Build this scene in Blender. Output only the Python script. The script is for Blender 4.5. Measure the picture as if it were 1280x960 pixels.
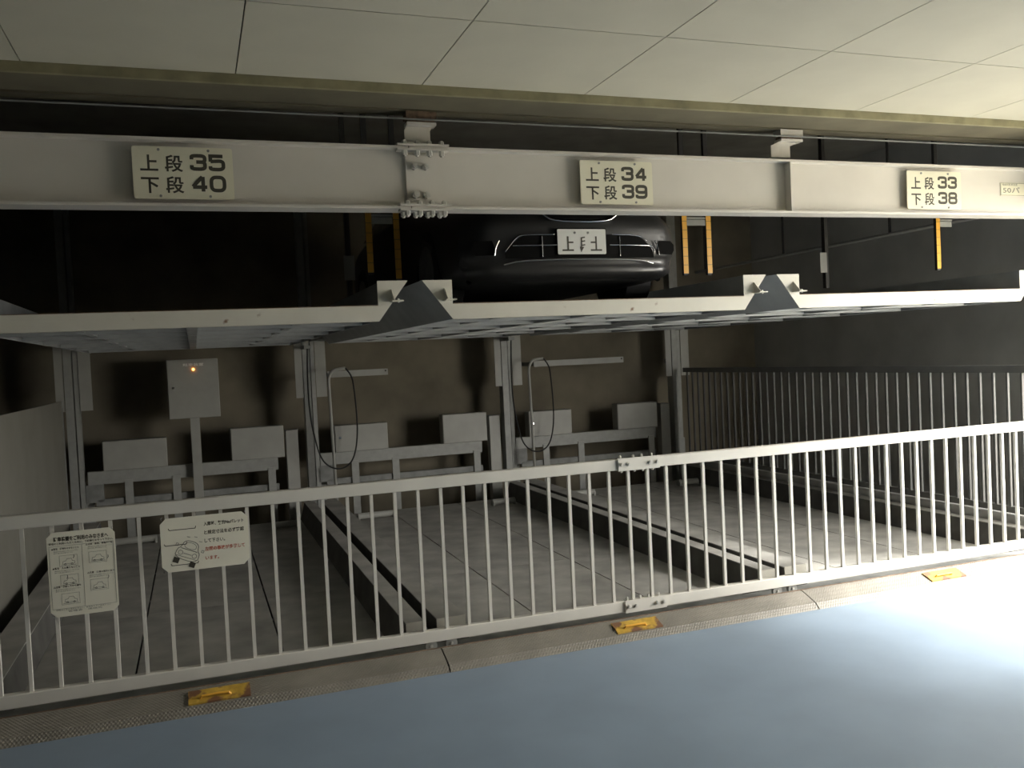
import bpy, bmesh, math, random
from mathutils import Vector, Matrix

random.seed(7)
for o in list(bpy.data.objects):
    bpy.data.objects.remove(o)
scene = bpy.context.scene
COL = scene.collection

# ------------------------------------------------------------------ camera
F_PX, YAW, PITCH, ROLL = 1108.15, 0.3428556, -0.0315355, -0.0476151
cam = bpy.data.cameras.new('camera')
cam.sensor_fit = 'HORIZONTAL'
cam.sensor_width = 36.0
cam.lens = 36.0 * F_PX / 1280.0
cam.clip_start, cam.clip_end = 0.05, 200
co = bpy.data.objects.new('camera', cam)
COL.objects.link(co)
cy, sy, cp, sp, cr, sr = (math.cos(YAW), math.sin(YAW), math.cos(PITCH), math.sin(PITCH), math.cos(ROLL), math.sin(ROLL))
fwd = Vector((sy*cp, cy*cp, sp))
r0 = Vector((cy, -sy, 0))
u0 = r0.cross(fwd)
right = r0*cr + u0*sr
up = -r0*sr + u0*cr
M = Matrix((right, up, -fwd)).transposed().to_4x4()
M.translation = Vector((0, -4.9046, 1.7045))
co.matrix_world = M
scene.camera = co

# ------------------------------------------------------------------ daylight and exposure
SKY_STRENGTH = 14.5
world = bpy.data.worlds.new('sky')
scene.world = world
world.use_nodes = True
bg = world.node_tree.nodes['Background']
bg.inputs['Color'].default_value = (1.0, 0.965, 0.90, 1)
bg.inputs['Strength'].default_value = SKY_STRENGTH
OPEN_X, OPEN_Y0, OPEN_Y1, OPEN_Z = 6.05, -2.7, -0.1, 2.62
pl = bpy.data.lights.new('daylight_portal', 'AREA')
pl.shape = 'RECTANGLE'
pl.size, pl.size_y = OPEN_Z + 0.1, OPEN_Y1 - OPEN_Y0
pl.cycles.is_portal = True
po = bpy.data.objects.new('daylight_portal', pl)
COL.objects.link(po)
po.location = (OPEN_X + 0.02, (OPEN_Y0+OPEN_Y1)/2, OPEN_Z/2)
po.rotation_euler = (0, math.radians(90), 0)
pl2 = bpy.data.lights.new('daylight_portal_side', 'AREA')
pl2.shape = 'RECTANGLE'
pl2.size, pl2.size_y = 0.95, 2.65
pl2.cycles.is_portal = True
po2 = bpy.data.objects.new('daylight_portal_side', pl2)
COL.objects.link(po2)
po2.location = (6.52, -0.12, 1.31)
po2.rotation_euler = (math.radians(90), 0, 0)
sl = bpy.data.lights.new('hazy_sun', 'SUN')
sl.energy = 9.0
sl.angle = math.radians(14)
sl.color = (1.0, 0.97, 0.92)
so = bpy.data.objects.new('hazy_sun', sl)
COL.objects.link(so)
SUN_EL, SUN_AZ = math.radians(43), math.radians(-22)   # azimuth from +X towards +Y
so.rotation_euler = Vector((math.cos(SUN_EL)*math.cos(SUN_AZ), math.cos(SUN_EL)*math.sin(SUN_AZ), math.sin(SUN_EL))).to_track_quat('Z', 'Y').to_euler()
vs = scene.view_settings
scene.display_settings.display_device = 'sRGB'
vs.view_transform = 'Standard'
vs.look = 'None'
vs.gamma = 1.0
vs.use_curve_mapping = False
vs.exposure = 0.55

# ------------------------------------------------------------------ materials
def mat(name, col, rough=0.6, metal=0.0, noise=0.10, scale=6.0, bump=0.0, bscale=60.0, rust=0.0, checker=0.0, spec=0.5, coat=0.0):
    m = bpy.data.materials.new(name)
    m.use_nodes = True
    nt = m.node_tree
    b = nt.nodes['Principled BSDF']
    b.inputs['Roughness'].default_value = rough
    b.inputs['Metallic'].default_value = metal
    b.inputs['Specular IOR Level'].default_value = spec
    b.inputs['Coat Weight'].default_value = coat
    tc = nt.nodes.new('ShaderNodeTexCoord')
    src = tc.outputs['Object']
    n = nt.nodes.new('ShaderNodeTexNoise')
    n.inputs['Scale'].default_value = scale
    n.inputs['Detail'].default_value = 6
    nt.links.new(src, n.inputs['Vector'])
    r = nt.nodes.new('ShaderNodeValToRGB')
    r.color_ramp.elements[0].position = 0.3
    r.color_ramp.elements[1].position = 0.7
    r.color_ramp.elements[0].color = (*[c*(1-noise) for c in col], 1)
    r.color_ramp.elements[1].color = (*[min(1, c*(1+noise)) for c in col], 1)
    nt.links.new(n.outputs['Fac'], r.inputs['Fac'])
    out = r.outputs['Color']
    if rust > 0:
        n2 = nt.nodes.new('ShaderNodeTexNoise')
        n2.inputs['Scale'].default_value = 9
        n2.inputs['Detail'].default_value = 10
        nt.links.new(src, n2.inputs['Vector'])
        r2 = nt.nodes.new('ShaderNodeValToRGB')
        r2.color_ramp.elements[0].position = 1 - rust - 0.03
        r2.color_ramp.elements[1].position = 1 - rust + 0.05
        nt.links.new(n2.outputs['Fac'], r2.inputs['Fac'])
        mx = nt.nodes.new('ShaderNodeMix')
        mx.data_type = 'RGBA'
        nt.links.new(r2.outputs['Color'], mx.inputs[0])
        nt.links.new(out, mx.inputs[6])
        mx.inputs[7].default_value = (0.16, 0.075, 0.035, 1)
        out = mx.outputs[2]
    nt.links.new(out, b.inputs['Base Color'])
    if bump > 0 or checker > 0:
        bp = nt.nodes.new('ShaderNodeBump')
        bp.inputs['Distance'].default_value = 0.01
        if checker > 0:
            w = nt.nodes.new('ShaderNodeTexVoronoi')
            w.inputs['Scale'].default_value = 75
            w.inputs['Randomness'].default_value = 0.0
            mp = nt.nodes.new('ShaderNodeMapping')
            mp.inputs['Rotation'].default_value = (0, 0, 0.785)
            nt.links.new(src, mp.inputs['Vector'])
            nt.links.new(mp.outputs['Vector'], w.inputs['Vector'])
            nt.links.new(w.outputs['Distance'], bp.inputs['Height'])
            bp.inputs['Strength'].default_value = checker
        else:
            n3 = nt.nodes.new('ShaderNodeTexNoise')
            n3.inputs['Scale'].default_value = bscale
            n3.inputs['Detail'].default_value = 4
            nt.links.new(src, n3.inputs['Vector'])
            nt.links.new(n3.outputs['Fac'], bp.inputs['Height'])
            bp.inputs['Strength'].default_value = bump
        nt.links.new(bp.outputs['Normal'], b.inputs['Normal'])
    return m

M_FLOOR = mat('blue_grey_floor_paint', (0.23, 0.298, 0.378), 0.38, noise=0.07, scale=2.5, bump=0.05, bscale=300)
M_GROUND = mat('outside_concrete', (0.46, 0.44, 0.38), 0.9)
M_CEIL = mat('ceiling_board', (0.53, 0.505, 0.41), 0.85, noise=0.05, scale=2.0, bump=0.03, bscale=200)
M_GAP = mat('dark_joint', (0.03, 0.03, 0.025), 0.9)
M_TRIM = mat('olive_edge_trim', (0.26, 0.235, 0.14), 0.8, noise=0.25, scale=8)
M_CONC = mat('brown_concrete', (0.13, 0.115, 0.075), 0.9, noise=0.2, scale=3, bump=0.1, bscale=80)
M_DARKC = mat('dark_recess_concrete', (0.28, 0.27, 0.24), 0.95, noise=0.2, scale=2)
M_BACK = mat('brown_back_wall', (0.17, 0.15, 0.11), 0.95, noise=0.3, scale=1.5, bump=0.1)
M_SIDEW = mat('grey_side_wall', (0.40, 0.40, 0.38), 0.95, noise=0.15, scale=1.5)
M_FRWALL = mat('aisle_front_wall', (0.17, 0.165, 0.15), 0.9)
M_DKWALL = mat('dark_aisle_wall', (0.05, 0.048, 0.042), 0.9)
M_BEAM = mat('beam_paint', (0.61, 0.58, 0.525), 0.5, noise=0.04, scale=3)
M_GATE = mat('gate_paint', (0.62, 0.60, 0.545), 0.42, noise=0.04, scale=5)
M_FENCE = mat('shade_toned_fence_grey', (0.12, 0.12, 0.115), 0.6)  # grey lowered so the colour carries the shade along the fence
M_DSTEEL = mat('dark_oiled_steel', (0.045, 0.043, 0.04), 0.6)
M_GALV = mat('galvanised_steel', (0.31, 0.315, 0.295), 0.5, noise=0.08, scale=14)
M_GALVD = mat('dull_steel', (0.22, 0.225, 0.215), 0.6, noise=0.25, scale=8)
M_PALLET = mat('pallet_edge_paint', (0.56, 0.54, 0.47), 0.5, noise=0.06, scale=4, rust=0.28)
M_UNDER = mat('pallet_underside', (0.33, 0.345, 0.35), 0.55, noise=0.12, scale=5)
M_DECK = mat('worn_deck_steel', (0.37, 0.36, 0.33), 0.6, noise=0.28, scale=3.5, bump=0.1, bscale=90)
M_DWEB = mat('shade_toned_rail_side', (0.10, 0.098, 0.09), 0.8, noise=0.25)  # dark colour stands in for shade on the rail sides
M_KERB = mat('checker_plate', (0.20, 0.185, 0.155), 0.55, noise=0.18, scale=5, checker=0.45)
M_RUSTY = mat('rusted_steel', (0.15, 0.10, 0.065), 0.85, noise=0.4, scale=30)
M_YEL = mat('worn_yellow_paint', (0.50, 0.31, 0.04), 0.6, noise=0.3, scale=20, rust=0.46)
M_TAPE = mat('yellow_tape', (0.80, 0.42, 0.05), 0.4, noise=0.05)
M_SIGN = mat('cream_sign', (0.74, 0.71, 0.56), 0.45, noise=0.02)
M_INK = mat('sign_ink', (0.055, 0.05, 0.035), 0.6)
M_INKG = mat('grey_print', (0.20, 0.20, 0.17), 0.6)
M_RED = mat('red_print', (0.55, 0.13, 0.08), 0.6)
M_PAPER = mat('notice_white', (0.78, 0.755, 0.63), 0.5, noise=0.03)
M_BOLT = mat('bolt_zinc', (0.55, 0.54, 0.50), 0.35, metal=0.3, noise=0.15, scale=40)
M_BLACK = mat('black_rubber', (0.012, 0.012, 0.012), 0.7)
M_CAR = mat('dark_grey_car_paint', (0.05, 0.05, 0.05), 0.42, noise=0.02, coat=0.25, metal=0.4)
M_CARB = mat('black_plastic', (0.006, 0.006, 0.006), 0.85, spec=0.1)
M_CHROME = mat('chrome', (0.75, 0.75, 0.75), 0.12, metal=1.0, noise=0.0)
M_GLASS = mat('tinted_glass', (0.02, 0.025, 0.025), 0.05, spec=0.8)
M_LAMP = mat('lamp_glass', (0.30, 0.30, 0.30), 0.1, coat=1.0)
M_PLATE = mat('number_plate_white', (0.72, 0.72, 0.68), 0.4, noise=0.02)
M_PANEL = mat('grey_side_panel', (0.19, 0.183, 0.158), 0.65, noise=0.08, scale=3)
M_BOX = mat('grey_box_paint', (0.34, 0.34, 0.31), 0.5, noise=0.06, scale=6)
M_LED = bpy.data.materials.new('orange_led')
M_LED.use_nodes = True
_b = M_LED.node_tree.nodes['Principled BSDF']
_b.inputs['Emission Color'].default_value = (1.0, 0.35, 0.06, 1)
_b.inputs['Emission Strength'].default_value = 6

# ------------------------------------------------------------------ helpers
def box(bm, x0, x1, y0, y1, z0, z1):
    v = [bm.verts.new(p) for p in ((x0,y0,z0),(x1,y0,z0),(x1,y1,z0),(x0,y1,z0),(x0,y0,z1),(x1,y0,z1),(x1,y1,z1),(x0,y1,z1))]
    for f in ((3,2,1,0),(4,5,6,7),(0,1,5,4),(1,2,6,5),(2,3,7,6),(3,0,4,7)):
        bm.faces.new([v[i] for i in f])

def prism(bm, poly, axis, a, b):
    """poly = 2D points; axis 'y': poly in (x,z); 'x': poly in (y,z); 'z': poly in (x,y)"""
    def P(p, t):
        return {'y': (p[0], t, p[1]), 'x': (t, p[0], p[1]), 'z': (p[0], p[1], t)}[axis]
    A = [bm.verts.new(P(p, a)) for p in poly]
    B = [bm.verts.new(P(p, b)) for p in poly]
    n = len(poly)
    bm.faces.new(A)
    bm.faces.new(B[::-1])
    for i in range(n):
        bm.faces.new((A[(i+1) % n], A[i], B[i], B[(i+1) % n]))

def cyl(bm, p, axis, r, h, n=10, r2=None):
    """cylinder starting at p, going +h along axis"""
    r2 = r if r2 is None else r2
    ax = {'x': Vector((1,0,0)), 'y': Vector((0,1,0)), 'z': Vector((0,0,1))}[axis]
    e1 = Vector((0,0,1)) if axis != 'z' else Vector((1,0,0))
    e2 = ax.cross(e1)
    p = Vector(p)
    A, B = [], []
    for i in range(n):
        a = 2*math.pi*i/n
        d = e1*math.cos(a) + e2*math.sin(a)
        A.append(bm.verts.new(p + d*r))
        B.append(bm.verts.new(p + ax*h + d*r2))
    bm.faces.new(A[::-1])
    bm.faces.new(B)
    for i in range(n):
        bm.faces.new((A[i], A[(i+1) % n], B[(i+1) % n], B[i]))

def tube(bm, pts, r, n=8):
    pts = [Vector(p) for p in pts]
    rings = []
    ref = Vector((0, 1, 0))
    for i, p in enumerate(pts):
        t = (pts[min(i+1, len(pts)-1)] - pts[max(i-1, 0)]).normalized()
        e1 = t.cross(ref)
        if e1.length < 0.05:
            e1 = t.cross(Vector((1, 0, 0)))
        e1.normalize()
        e2 = t.cross(e1)
        rings.append([bm.verts.new(p + e1*r*math.cos(2*math.pi*k/n) + e2*r*math.sin(2*math.pi*k/n)) for k in range(n)])
    for a, b in zip(rings, rings[1:]):
        for k in range(n):
            bm.faces.new((a[k], a[(k+1) % n], b[(k+1) % n], b[k]))
    bm.faces.new(rings[0][::-1])
    bm.faces.new(rings[-1])

def chaikin(pts, it=2, closed=False, q=0.25):
    for _ in range(it):
        out = []
        n = len(pts)
        rng = range(n if closed else n-1)
        if not closed:
            out.append(pts[0])
        for i in rng:
            a, b = pts[i], pts[(i+1) % n]
            out.append((a[0]*(1-q)+b[0]*q, a[1]*(1-q)+b[1]*q))
            out.append((a[0]*q+b[0]*(1-q), a[1]*q+b[1]*(1-q)))
        if not closed:
            out.append(pts[-1])
        pts = out
    return pts

def ribbon(bm, pts, w, y0, y1, closed=False):
    """flat line of width w in the x-z plane, between depths y0 (front) and y1"""
    n = len(pts)
    L, Rr = [], []
    for i in range(n):
        a = pts[i-1] if (i > 0 or closed) else pts[i]
        b = pts[(i+1) % n] if (i < n-1 or closed) else pts[i]
        c = pts[i]
        d1 = Vector((c[0]-a[0], c[1]-a[1])); d2 = Vector((b[0]-c[0], b[1]-c[1]))
        if d1.length < 1e-9: d1 = d2
        if d2.length < 1e-9: d2 = d1
        d1.normalize(); d2.normalize()
        t = d1 + d2
        if t.length < 1e-6: t = d1.copy()
        t.normalize()
        nn = Vector((-t.y, t.x))
        k = w/2 / max(0.5, abs(nn.dot(Vector((-d1.y, d1.x)))))
        L.append((c[0]+nn.x*k, c[1]+nn.y*k)); Rr.append((c[0]-nn.x*k, c[1]-nn.y*k))
    VL = [(bm.verts.new((p[0], y0, p[1])), bm.verts.new((p[0], y1, p[1]))) for p in L]
    VR = [(bm.verts.new((p[0], y0, p[1])), bm.verts.new((p[0], y1, p[1]))) for p in Rr]
    rng = range(n if closed else n-1)
    for i in rng:
        j = (i+1) % n
        bm.faces.new((VL[i][0], VL[j][0], VR[j][0], VR[i][0]))
        bm.faces.new((VL[i][0], VL[i][1], VL[j][1], VL[j][0]))
        bm.faces.new((VR[j][0], VR[j][1], VR[i][1], VR[i][0]))
    if not closed:
        bm.faces.new((VL[0][0], VR[0][0], VR[0][1], VL[0][1]))
        bm.faces.new((VL[-1][0], VL[-1][1], VR[-1][1], VR[-1][0]))

def world_loc(o):
    v = Vector((0, 0, 0))
    while o is not None:
        v += o.location
        o = o.parent
    return v

def obj(name, bm, m, parent=None, smooth=False, origin=None, normals=True):
    """links the bmesh (built in world coordinates) as one mesh object"""
    if normals:
        bmesh.ops.recalc_face_normals(bm, faces=bm.faces[:])
    base = world_loc(parent) if parent is not None else Vector((0, 0, 0))
    org = Vector(origin) if origin is not None else base
    for v in bm.verts:
        v.co -= org
    me = bpy.data.meshes.new(name)
    bm.to_mesh(me)
    bm.free()
    if smooth:
        for p in me.polygons:
            p.use_smooth = True
    me.materials.append(m)
    o = bpy.data.objects.new(name, me)
    COL.objects.link(o)
    if parent is not None:
        o.parent = parent
    o.location = org - base
    return o

def NB():
    return bmesh.new()

def bx(name, m, parent, *b, bevel=0.0, origin=None):
    bm = NB()
    box(bm, *b)
    if bevel > 0:
        bmesh.ops.bevel(bm, geom=bm.edges[:], offset=bevel, segments=1, affect='EDGES')
    return obj(name, bm, m, parent, origin=origin)

def thing(name, label, cat, loc, group=None):
    o = bpy.data.objects.new(name, None)
    COL.objects.link(o)
    o.location = loc
    o.empty_display_size = 0.1
    o['label'] = label; o['category'] = cat
    if group: o['group'] = group
    return o

def tag(o, label, cat, group=None):
    o['label'] = label; o['category'] = cat
    if group: o['group'] = group
    return o

def struct(name, loc=(0, 0, 0)):
    o = bpy.data.objects.new(name, None)
    COL.objects.link(o)
    o.location = loc
    o['kind'] = 'structure'
    return o

def sbox(name, m, *b):
    o = bx(name, m, None, *b)
    o['kind'] = 'structure'
    return o

def kids(o):
    return [c for c in bpy.data.objects if c.parent == o]

CHILD = {}
def dup(root, off, label=None):
    """copy of a thing, its parts and their sub-parts, moved by off"""
    if root.name not in CHILD:
        CHILD[root.name] = [(c, kids(c)) for c in kids(root)]
    r = root.copy()
    COL.objects.link(r)
    r.location = root.location + Vector(off)
    if label: r['label'] = label
    for c, gs in CHILD[root.name]:
        d = c.copy(); COL.objects.link(d); d.parent = r
        for g in gs:
            e = g.copy(); COL.objects.link(e); e.parent = d
    return r

def copy_part(src, parent, off):
    o = src.copy()
    COL.objects.link(o)
    o.parent = parent
    o.location = src.location + Vector(off)
    return o

def hexbolt(bm, p, axis, r, h, sgn=1):
    p = Vector(p)
    d = {'x': Vector((1,0,0)), 'y': Vector((0,1,0)), 'z': Vector((0,0,1))}[axis]
    a = p if sgn > 0 else p - d*h
    cyl(bm, a, axis, r, h, 6)
    b = p + d*h if sgn > 0 else p - d*(h*1.3)
    cyl(bm, b, axis, r*0.55, h*0.3, 8)

def text(name, body, m, parent, x, y, z, size, bold=0.0, sx=1.0, align='LEFT', width=None, depth=0.0004, mirror=False):
    """flat lettering standing in the x-z plane facing -Y; x,z = lower left of the line (world)"""
    cu = bpy.data.curves.new(name, 'FONT')
    cu.body = body
    cu.size = 1.0
    cu.offset = bold
    cu.resolution_u = 2
    t = bpy.data.objects.new(name, cu)
    COL.objects.link(t)
    bpy.context.view_layer.update()
    me = bpy.data.meshes.new_from_object(t.evaluated_get(bpy.context.evaluated_depsgraph_get()))
    bpy.data.objects.remove(t)
    xs = [v.co.x for v in me.vertices]
    x0, x1 = min(xs), max(xs)
    k = size
    kx = size*sx
    if width is not None:
        kx = width/(x1-x0)
    bm = NB()
    bm.from_mesh(me)
    bpy.data.meshes.remove(me)
    for v in bm.verts:
        px = (v.co.x-x0)*kx
        if mirror:
            px = (x1-x0)*kx - px
        if align == 'CENTER':
            px -= (x1-x0)*kx/2
        v.co = Vector((x+px, y, z+v.co.y*k))
    return obj(name, bm, m, parent, normals=False)

# ------------------------------------------------------------------ room shell
XL, XR, YF, YB = -8.0, 8.0, -7.5, 6.5
ZC = 3.165
sbox('floor', M_FLOOR, XL, OPEN_X, YF, -0.27, -0.3, 0.0)
sbox('ground', M_GROUND, OPEN_X, 40, -30, -0.1, -0.3, -0.01)
sbox('pit_floor', M_GALVD, XL, XR+0.2, -0.06, YB, -0.5, -0.36)
sbox('wall_left', M_DKWALL, XL-0.2, XL, YF, YB, -0.5, 4.2)
sbox('wall_front', M_FRWALL, XL, OPEN_X, YF-0.2, YF, -0.3, 4.2)
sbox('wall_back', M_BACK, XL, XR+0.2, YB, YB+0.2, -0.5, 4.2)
wr = struct('wall_right', (XR, 3, 0))
bx('wall_section', M_SIDEW, wr, XR, XR+0.2, 0.1, YB, -0.5, 4.2)
bx('wall_section', M_SIDEW, wr, 7.0, XR+0.2, -0.1, 0.1, -0.5, 4.2)
bx('wall_section', M_SIDEW, wr, OPEN_X, 7.0, -0.1, 0.1, OPEN_Z+0.01, 4.2)  # unseen; gap beneath added so daylight lightens the machine's right end
bx('wall_section', M_SIDEW, wr, OPEN_X, OPEN_X+0.2, YF, OPEN_Y0, -0.3, 4.2)
bx('wall_section', M_SIDEW, wr, OPEN_X, OPEN_X+0.2, OPEN_Y0, -0.1, OPEN_Z+0.01, 4.2)  # unseen header, added to keep direct sky light off the girder end

# ceiling of boards over the aisle, edge trim, concrete band and the high dark recess behind it
ce = sbox('ceiling', M_GAP, XL, OPEN_X, YF, -0.29, ZC+0.012, ZC+0.15)
PW, PL_, G = 0.9473, 1.87, 0.006
px0 = 0.2727
rows = [(-0.272, -1.2073)]
y = -1.2073
while y > YF:
    rows.append((y, max(YF, y-PL_)))
    y -= PL_
kmin = int(math.floor((XL-px0)/PW)); kmax = int(math.ceil((XR-px0)/PW))
for (ya, yb) in rows:
    first = None
    for k in range(kmin, kmax):
        xa = px0+k*PW
        if xa < XL-0.2 or xa > OPEN_X:
            continue
        if first is None:
            first = bx('ceiling_board', M_CEIL, ce, xa+G/2, xa+PW-G/2, yb+G/2, ya-G/2, ZC, ZC+0.011, origin=(xa, ya, ZC))
            fx = xa
        else:
            copy_part(first, ce, (xa-fx, 0, 0))
sbox('trim_1', M_TRIM, XL, OPEN_X, -0.29, -0.262, 3.118, ZC+0.15)
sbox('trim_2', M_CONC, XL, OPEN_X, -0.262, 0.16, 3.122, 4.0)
tr = struct('trim_3', (2, 0.03, 3.09))
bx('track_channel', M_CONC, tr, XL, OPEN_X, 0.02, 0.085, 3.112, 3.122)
bx('guide_rail', M_GALVD, tr, XL, OPEN_X, -0.004, 0.004, 3.058, 3.066)
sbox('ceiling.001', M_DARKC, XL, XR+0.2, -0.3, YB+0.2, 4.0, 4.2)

# kerb of checker plate and the gate's floor track
kb = struct('kerb', (1.2, -0.2, 0))
prof = [(-0.27, 0.0), (-0.232, 0.034), (-0.103, 0.080), (-0.088, 0.080), (-0.088, -0.3), (-0.27, -0.3)]
base = NB(); prism(base, [(p[0]+0.004, p[1]-0.004) for p in prof], 'x', XL, OPEN_X)
obj('kerb_core', base, M_GAP, kb)
first = None
k = -3
while True:
    xa = 1.22+2.44*k
    if xa > OPEN_X-2.0: break
    if first is None:
        b = NB(); prism(b, prof, 'x', xa+0.004, xa+2.44-0.004)
        first = obj('kerb_plate', b, M_KERB, kb, origin=(xa, -0.2, 0)); fx = xa
    else:
        copy_part(first, kb, (xa-fx, 0, 0))
    k += 1
tk = struct('trim_4', (1, 0, 0))
bx('track_base', M_GALVD, tk, XL, OPEN_X, -0.088, 0.20, -0.36, 0.02)
bx('track_lip', M_RUSTY, tk, XL, OPEN_X, -0.088, -0.080, 0.02, 0.084)
bx('track_rail', M_GALV, tk, XL, OPEN_X, -0.008, 0.008, 0.02, 0.034)

# yellow covers let into the kerb
hc = thing('hole_cover', 'chipped yellow steel cover with a handle on the kerb below the bolted gate joint', 'cover', (2.39, -0.19, 0.06))
def slope_z(yy): return 0.034 + (yy+0.232)*(0.046/0.129)
b = NB()
ya, yb = -0.222, -0.130
poly = [(ya, slope_z(ya)+0.001), (yb, slope_z(yb)+0.001), (yb, slope_z(yb)+0.009), (ya, slope_z(ya)+0.009)]
prism(b, poly, 'x', 2.260, 2.560)
obj('plate', b, M_YEL, hc)
b = NB()
tube(b, [(2.315, -0.19, slope_z(-0.19)+0.004), (2.325, -0.195, slope_z(-0.19)+0.02), (2.40, -0.195, slope_z(-0.19)+0.022), (2.455, -0.195, slope_z(-0.19)+0.02), (2.465, -0.19, slope_z(-0.19)+0.004)], 0.006)
obj('handle', b, M_TAPE, hc)
dup(hc, (-2.38, 0, 0), 'rusty orange-yellow cover on the kerb below the notice with the car drawing')
dup(hc, (2.37, 0, 0), 'sunlit yellow cover on the kerb at its brightest, far right stretch')

# ------------------------------------------------------------------ sliding gate
gate = thing('sliding_gate', 'long pale painted steel railing gate with upright bars across the parking machine', 'gate', (2.0, 0, 0.03))
GX0, GX1 = -2.4, 5.98
SPX = 2.425
bx('rail', M_GATE, gate, GX0, SPX-0.003, -0.025, 0.025, 0.971, 1.038, bevel=0.003)
bx('rail', M_GATE, gate, SPX+0.003, GX1, -0.025, 0.025, 0.971, 1.038, bevel=0.003)
bx('rail', M_GATE, gate, GX0, SPX+0.008, -0.025, 0.025, 0.091, 0.157, bevel=0.003)
bx('rail', M_GATE, gate, SPX+0.014, GX1, -0.025, 0.025, 0.091, 0.157, bevel=0.003)
S0, SB = -0.8462, 0.13349
first = None
i = -11
while S0+i*SB < GX1:
    xc = S0+i*SB
    if first is None:
        first = bx('bar', M_GATE, gate, xc-0.009, xc+0.009, -0.010, 0.010, 0.155, 0.973, origin=(xc, 0, 0.5)); f0 = xc
    else:
        copy_part(first, gate, (xc-f0, 0, 0))
    i += 1
for (za, zb, dx) in ((0.966, 1.043, 0.0), (0.086, 0.162, 0.008)):
    xa, xb = 2.412+dx, 2.70+dx
    bm = NB()
    box(bm, xa, xb, -0.034, -0.026, za, zb)
    spl = obj('splice_plate', bm, M_GATE, gate, origin=((xa+xb)/2, -0.03, (za+zb)/2))
    zc = (za+zb)/2
    for x_ in (xa+0.022, xa+0.07, xb-0.07, xb-0.022):
        bm = NB(); hexbolt(bm, (x_, -0.034, zc), 'y', 0.012, 0.010, -1)
        obj('bolt', bm, M_BOLT, spl, origin=(x_, -0.034, zc))
    for x_ in (xa+0.03, xa+0.12, xb-0.11, xb-0.04):
        bm = NB()
        hexbolt(bm, (x_, 0.0, zb-0.005), 'z', 0.010, 0.016)
        if za > 0.5:
            b2 = NB(); hexbolt(b2, (x_, -0.012, za+0.005), 'z', 0.009, 0.014, -1)
            obj('nut', b2, M_BOLT, spl, origin=(x_, 0, za))
        obj('bolt', bm, M_BOLT, spl, origin=(x_, 0, zb))
for x_ in (-1.17, -1.05, 1.19, 1.31, 3.55, 3.67, 5.80):
    bm = NB(); cyl(bm, (x_, -0.012, 0.068), 'y', 0.034, 0.024, 16)
    w = obj('wheel', bm, M_GALV, gate, origin=(x_, 0, 0.068))
    bm = NB(); cyl(bm, (x_, -0.018, 0.068), 'y', 0.009, 0.036, 8)
    obj('axle', bm, M_BOLT, w, origin=(x_, 0, 0.068))

gate.location.y += 0.02

# ------------------------------------------------------------------ overhead girder
gird = thing('overhead_girder', 'pale painted steel girder running overhead and carrying the bay number signs', 'girder', (2.5, 0.07, 2.56))
def ibeam(x0, x1):
    b = NB()
    box(b, x0, x1, 0.0, 0.15, 2.898, 2.912)
    box(b, x0, x1, 0.0, 0.15, 2.560, 2.574)
    box(b, x0, x1, 0.062, 0.074, 2.574, 2.898)
    return b
JX = 1.20
obj('beam', ibeam(-3.2, JX-0.002), M_BEAM, gird)
obj('beam', ibeam(JX+0.004, 6.02), M_BEAM, gird)
# splice: sandwich plates on both flanges and a web plate, all bolted
xa, xb = 1.135, 1.435
for (zz, up_) in ((2.898, True), (2.560, False)):
    bm = NB()
    box(bm, xa, xb, -0.012, 0.16, zz+0.0145, zz+0.026)
    box(bm, xa, xb, -0.012, 0.052, zz-0.010, zz-0.0005)
    sp_ = obj('splice_plate', bm, M_BEAM, gird, origin=((xa+xb)/2, 0.05, zz))
    for j in range(4):
        x_ = xa+0.045+j*0.072
        for yy in (0.012, 0.115):
            bm = NB()
            hexbolt(bm, (x_, yy, zz+0.026), 'z', 0.016, 0.018)
            if yy < 0.05 or not up_:
                b2 = NB(); hexbolt(b2, (x_, yy, zz-(0.010 if yy < 0.05 else 0.0)), 'z', 0.017, 0.026, -1)
                obj('nut', b2, M_BOLT, sp_, origin=(x_, yy, zz))
            obj('bolt', bm, M_BOLT, sp_, origin=(x_, yy, zz))
bm = NB(); box(bm, 1.19, 1.372, 0.050, 0.061, 2.590, 2.872)
wp = obj('web_plate', bm, M_BEAM, gird, origin=(1.28, 0.055, 2.73))
for x_ in (1.237, 1.303):
    for z_ in (2.805, 2.645):
        bm = NB(); hexbolt(bm, (x_, 0.050, z_), 'y', 0.021, 0.026, -1)
        obj('bolt', bm, M_BOLT, wp, origin=(x_, 0.05, z_))
for x_ in (3.775,):
    bx('stiffener', M_BEAM, gird, x_-0.005, x_+0.005, 0.001, 0.061, 2.575, 2.897)
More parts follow.
